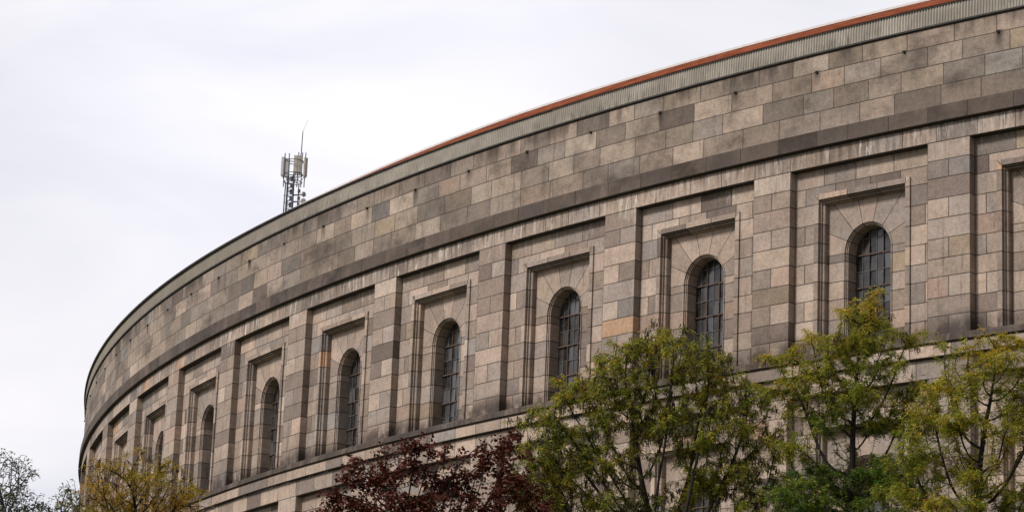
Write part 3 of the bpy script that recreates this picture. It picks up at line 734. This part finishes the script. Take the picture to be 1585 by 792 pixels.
def make_tree(name, label, cat, dist, trunk_px, trunk_py, clumps, seed, mat, barkm=BARK, kind='locust', leaves=4200, dens=3.6,
              pods=0, yellow=0.35, depth=1.0, tip=0.006, rmax=0.12, group=None, twigmax=16000, fork=None, lscale=1.0):
    """clumps: (px, py, rx, ry, weight, colour shift) in photo pixels at `dist` metres; every clump is an ellipsoid in space"""
    rng = np.random.default_rng(seed); s_ = dist * 1.035 / F
    E_ = []
    for c in clumps:
        x, y, rx, ry = c[:4]; w = c[4] if len(c) > 4 else 1.0; sh = c[5] if len(c) > 5 else 0.0
        dd = rng.uniform(-0.5, 0.5) * depth
        p = np.array(ray_pt(x, y, dist + dd)); E_.append((p, rx * s_, min(rx, ry * 1.6) * s_ * depth, ry * s_, w, sh))
    vol = np.array([(e_[1] * e_[2] * e_[3]) ** 0.8 * e_[4] for e_ in E_])
    def sample(n):
        k = rng.choice(len(E_), n, p=vol / vol.sum()); q = rng.normal(size=(n, 3)); q /= np.linalg.norm(q, axis=1)[:, None]; rr_ = rng.random(n) ** 0.42; far = rng.random(n) < 0.13; rr_[far] *= rng.uniform(1.1, 1.75, far.sum()); q *= rr_[:, None]
        P_ = np.array([E_[i][0] for i in k]) + q * np.array([[E_[i][1], E_[i][2], E_[i][3]] for i in k])
        return P_, np.array([E_[i][5] for i in k])
    natt = int(900 * dens)
    att, _ = sample(natt)
    st = np.array(ray_pt(trunk_px, trunk_py, dist)); base = np.array([st[0] + rng.normal(0, 0.3), st[1] + rng.normal(0, 0.3), 0.0])
    N, par = grow(rng, base, st, att, step=0.12, infl=3.0, kill=0.13, maxn=twigmax)
    V, Fq, r, kids = tube_mesh(N, par, tip, 2.25, rmax)
    root = empty(name, tuple(base)); tag(root, label, cat, group)
    b0 = base[None, :]
    print('tree', name, len(N), natt)
    np_mesh('trunk', V - b0, Fq, barkm, root)
    # leaves sit on the thin twigs
    ns = int(len(base) and max(2, (base[2] == 0) * (st[2] / 0.5)))
    thin = np.where((r < tip * 3.2) & (np.arange(len(N)) > ns))[0]
    tp = N[thin]; wgt = np.sin(tp[:, 0]*4.3 + seed) * np.sin(tp[:, 2]*6.1 + seed*0.7) + np.sin(tp[:, 1]*4.9 + tp[:, 0]*2.2 + seed) * 0.7 + np.sin(tp[:, 2]*11 + tp[:, 0]*3)*0.5
    wgt = np.clip(0.9 + 0.6*wgt, 0.08, 2.5); wgt /= wgt.sum()
    j = rng.choice(thin, leaves, p=wgt); u = rng.random(leaves)[:, None]
    pos = N[par[j]] * u + N[j] * (1 - u) + rng.normal(0, 0.035, (leaves, 3))
    tw = N[j] - N[par[j]]; tw /= np.maximum(1e-6, np.linalg.norm(tw, axis=1))[:, None]
    dirs = tw * 0.7 + rng.normal(0, 0.75, (leaves, 3)); dirs[:, 2] = dirs[:, 2] * 0.45 + 0.05
    # colour: slow change through the crown, shift of the nearest clump
    D = np.stack([np.linalg.norm((pos - e_[0]) / np.array([e_[1], e_[2], e_[3]]), axis=1) for e_ in E_], 1); sh = np.array([e_[5] for e_ in E_])[D.argmin(1)]
    f1 = np.sin(pos[:, 0]*2.1 + seed) * np.sin(pos[:, 2]*2.7 + seed*1.3) * np.sin(pos[:, 1]*1.9)
    h01 = (pos[:, 2] - pos[:, 2].min()) / max(1e-6, np.ptp(pos[:, 2]))
    c0 = np.clip(yellow + 0.16*f1 + rng.normal(0, 0.12, leaves) + sh + 0.1*(h01 - 0.5), 0, 1)
    jump = rng.random(leaves) < 0.05; c0[jump] = np.clip(c0[jump] + 0.4, 0, 1)
    C = np.stack([c0, rng.random(leaves), rng.random(leaves), np.ones(leaves)], 1)
    if kind == 'locust': LV, LC = sprays(rng, pos, dirs, 6, 0.17*lscale, 0.048*lscale, 0.021*lscale, 0.6, C)
    elif kind == 'plum':
        dirs[:, 2] -= 0.5; LV, LC = sprays(rng, pos, dirs, 2, 0.14*lscale, 0.115*lscale, 0.085*lscale, 0.6, C)
    else: LV, LC = sprays(rng, pos, dirs, 3, 0.15*lscale, 0.075*lscale, 0.030*lscale, 0.9, C)
    np_mesh('crown', LV - b0, quads(len(LV)//4), mat, root, LC)
    if pods:
        j = rng.choice(thin, pods); pp = N[j] + rng.normal(0, 0.04, (pods, 3)); m = []
        k = 4
        for q in range(k):
            c = pp + rng.normal(0, 0.03, (pods, 3)); l = 0.09*rng.uniform(0.7, 1.3, pods)[:, None]; a_ = rng.uniform(0, PI, pods)
            wv = np.stack([np.cos(a_), np.sin(a_), np.zeros(pods)], 1) * 0.010; dn = rng.normal(0, 0.25, (pods, 3)); dn[:, 2] = -1
            m.append(np.stack([c - wv, c + wv, c + wv + dn*l, c - wv + dn*l], 1))
        PV = np.concatenate(m).reshape(-1, 3); o = np_mesh('seed_pods', PV - b0, quads(len(PV)//4), PODM, root); o['kind'] = 'stuff'
    return root

PODM = simple('dry_pods', (0.050, 0.032, 0.024), 0.9, 0.0, 0.5)
L_OLIVE = leaf_mat('olive_leaves', [(0.0, (0.060, 0.135, 0.024)), (0.35, (0.235, 0.265, 0.036)), (0.6, (0.40, 0.36, 0.045)), (0.8, (0.55, 0.36, 0.04)), (1.0, (0.65, 0.32, 0.04))])
L_GOLD = leaf_mat('golden_leaves', [(0.0, (0.10, 0.13, 0.025)), (0.3, (0.27, 0.25, 0.035)), (0.6, (0.48, 0.32, 0.035)), (1.0, (0.60, 0.26, 0.035))])
L_RED = leaf_mat('wine_red_leaves', [(0.0, (0.050, 0.014, 0.010)), (0.5, (0.098, 0.026, 0.017)), (0.85, (0.16, 0.044, 0.026)), (1.0, (0.24, 0.09, 0.045))], 0.2)
L_PALE = leaf_mat('grey_green_leaves', [(0.0, (0.040, 0.052, 0.030)), (0.5, (0.095, 0.12, 0.055)), (1.0, (0.20, 0.24, 0.06))], 0.3)

make_tree('locust_tree', 'broad olive green locust tree with brown pods, right of the wine red tree', 'tree', 62, 1020, 960,
    [(850, 650, 45, 30), (900, 610, 50, 35), (880, 700, 80, 50), (950, 590, 55, 42), (985, 545, 42, 35), (1035, 520, 40, 25), (1030, 560, 60, 40), (1085, 555, 42, 32),
     (1110, 600, 55, 40), (990, 640, 90, 45), (1080, 660, 90, 50), (1165, 615, 42, 32), (1185, 680, 50, 45), (830, 700, 40, 40), (815, 765, 40, 36), (1120, 740, 80, 45), (860, 760, 70, 40), (950, 720, 70, 40, 0.7), (970, 790, 90, 40), (1180, 780, 50, 50),
     (1060, 850, 140, 50), (900, 850, 90, 50), (1180, 860, 70, 40)], 11, L_OLIVE, group='locust trees in front of the hall', lscale=0.86, leaves=29000, pods=4500, yellow=0.42)
make_tree('locust_tree', 'locust tree with a tall yellow flecked tip reaching up in front of an arched window', 'tree', 60, 1315, 800,
    [(1400, 610, 40, 18), (1400, 660, 34, 22, 1, -.1), (1235, 690, 30, 24, .8), (1350, 468, 20, 18, 1.2, .12), (1322, 480, 22, 16, 1, .15), (1345, 500, 35, 22), (1292, 478, 12, 10, 1, .3), (1330, 535, 60, 25), (1270, 530, 45, 20, 1, .1), (1212, 555, 38, 12, 1, .12), (1405, 522, 24, 18, 1, .05),
     (1290, 570, 75, 22), (1370, 565, 40, 18), (1230, 600, 60, 20), (1330, 615, 80, 26), (1420, 600, 30, 14, 0.7), (1300, 650, 55, 24, 1, -.15), (1360, 650, 45, 24, 1, -.15), (1250, 640, 40, 18), 
     (1300, 745, 80, 30, 1.6, -.3), (1240, 770, 50, 35, 1.5, -.3), (1370, 740, 50, 40, 1.5, -.22), (1300, 800, 110, 30, 1.4, -.25), (1300, 860, 120, 40)], 23, L_OLIVE, group='locust trees in front of the hall', lscale=0.86, leaves=23000, pods=900, yellow=0.42)
make_tree('locust_tree', 'airy yellow green locust tree at the right edge with open forked limbs', 'tree', 58, 1510, 900,
    [(1545, 525, 42, 16), (1490, 555, 45, 20), (1560, 560, 40, 22), (1450, 600, 35, 18), (1500, 600, 50, 22), (1570, 610, 35, 28), (1440, 650, 42, 28, 1.2), (1490, 650, 40, 24), (1560, 660, 40, 28), (1410, 700, 35, 28), (1460, 710, 45, 28),
     (1420, 760, 45, 30, 1.2, -.1), (1520, 740, 40, 26), (1480, 785, 60, 26), (1570, 770, 40, 30), (1620, 580, 40, 50), (1640, 680, 50, 60), (1620, 780, 50, 40), (1500, 850, 120, 40)], 37, L_OLIVE, group='locust trees in front of the hall', lscale=0.86, leaves=20000, pods=250, yellow=0.48)
make_tree('plum_tree', 'dark wine red leaved tree in front of the wall, left of the olive green trees', 'tree', 60, 660, 940,
    [(560, 715, 30, 14), (610, 700, 38, 18), (655, 692, 42, 14), (700, 705, 24, 12, .7), (570, 740, 45, 22), (520, 765, 34, 18), (640, 735, 60, 24), (715, 735, 38, 22), (748, 690, 12, 22, 1.4), (755, 672, 7, 10, 1.3), (785, 682, 26, 14, 1.4), (770, 715, 34, 22, 1.2),
     (590, 690, 6, 10, 1.5), (662, 674, 6, 12, 1.6), (722, 690, 7, 10, 1.5), (800, 664, 6, 12, 1.5), (540, 730, 20, 14), (640, 684, 14, 10), (685, 690, 10, 10), (600, 780, 80, 24), (700, 780, 70, 26), (790, 755, 36, 30), (500, 790, 28, 14), (815, 700, 16, 14), (650, 840, 140, 40), (830, 780, 25, 25)],
    41, L_RED, kind='plum', leaves=3700, yellow=0.40, lscale=0.82)
make_tree('golden_tree', 'golden yellow and orange locust tree low in front of the hall, far left end', 'tree', 66, 215, 860,
    [(165, 730, 32, 24), (215, 705, 18, 22, .5), (200, 745, 45, 24), (255, 720, 22, 18, .6), (255, 755, 45, 24), (150, 770, 32, 26, 1, .1), (300, 762, 20, 14), (270, 785, 50, 20, 1, .1), (200, 790, 70, 26), (120, 785, 25, 22), (210, 850, 120, 40)],
    53, L_GOLD, leaves=5200, yellow=0.50, pods=350, lscale=0.88)
make_tree('grey_green_tree', 'thin leaved grey green tree against the sky at the left edge', 'tree', 58, 5, 850,
    [(10, 715, 25, 16), (35, 712, 14, 10, .6), (30, 735, 24, 14), (8, 760, 30, 24), (38, 775, 30, 18), (62, 785, 22, 12), (-30, 740, 30, 30), (-20, 790, 50, 30), (30, 830, 80, 30)],
    61, L_PALE, BARKG, kind='ash', leaves=1600, yellow=0.45, dens=3.0, rmax=0.10)
make_tree('sapling', 'slender green sapling in the gap between the sky and the golden tree', 'tree', 60, 100, 870,
    [(108, 755, 13, 13), (95, 772, 16, 10), (115, 785, 15, 12), (80, 792, 18, 10), (95, 830, 40, 24)],
    67, L_PALE, BARKG, kind='ash', leaves=500, yellow=0.6, dens=4.0, rmax=0.06)
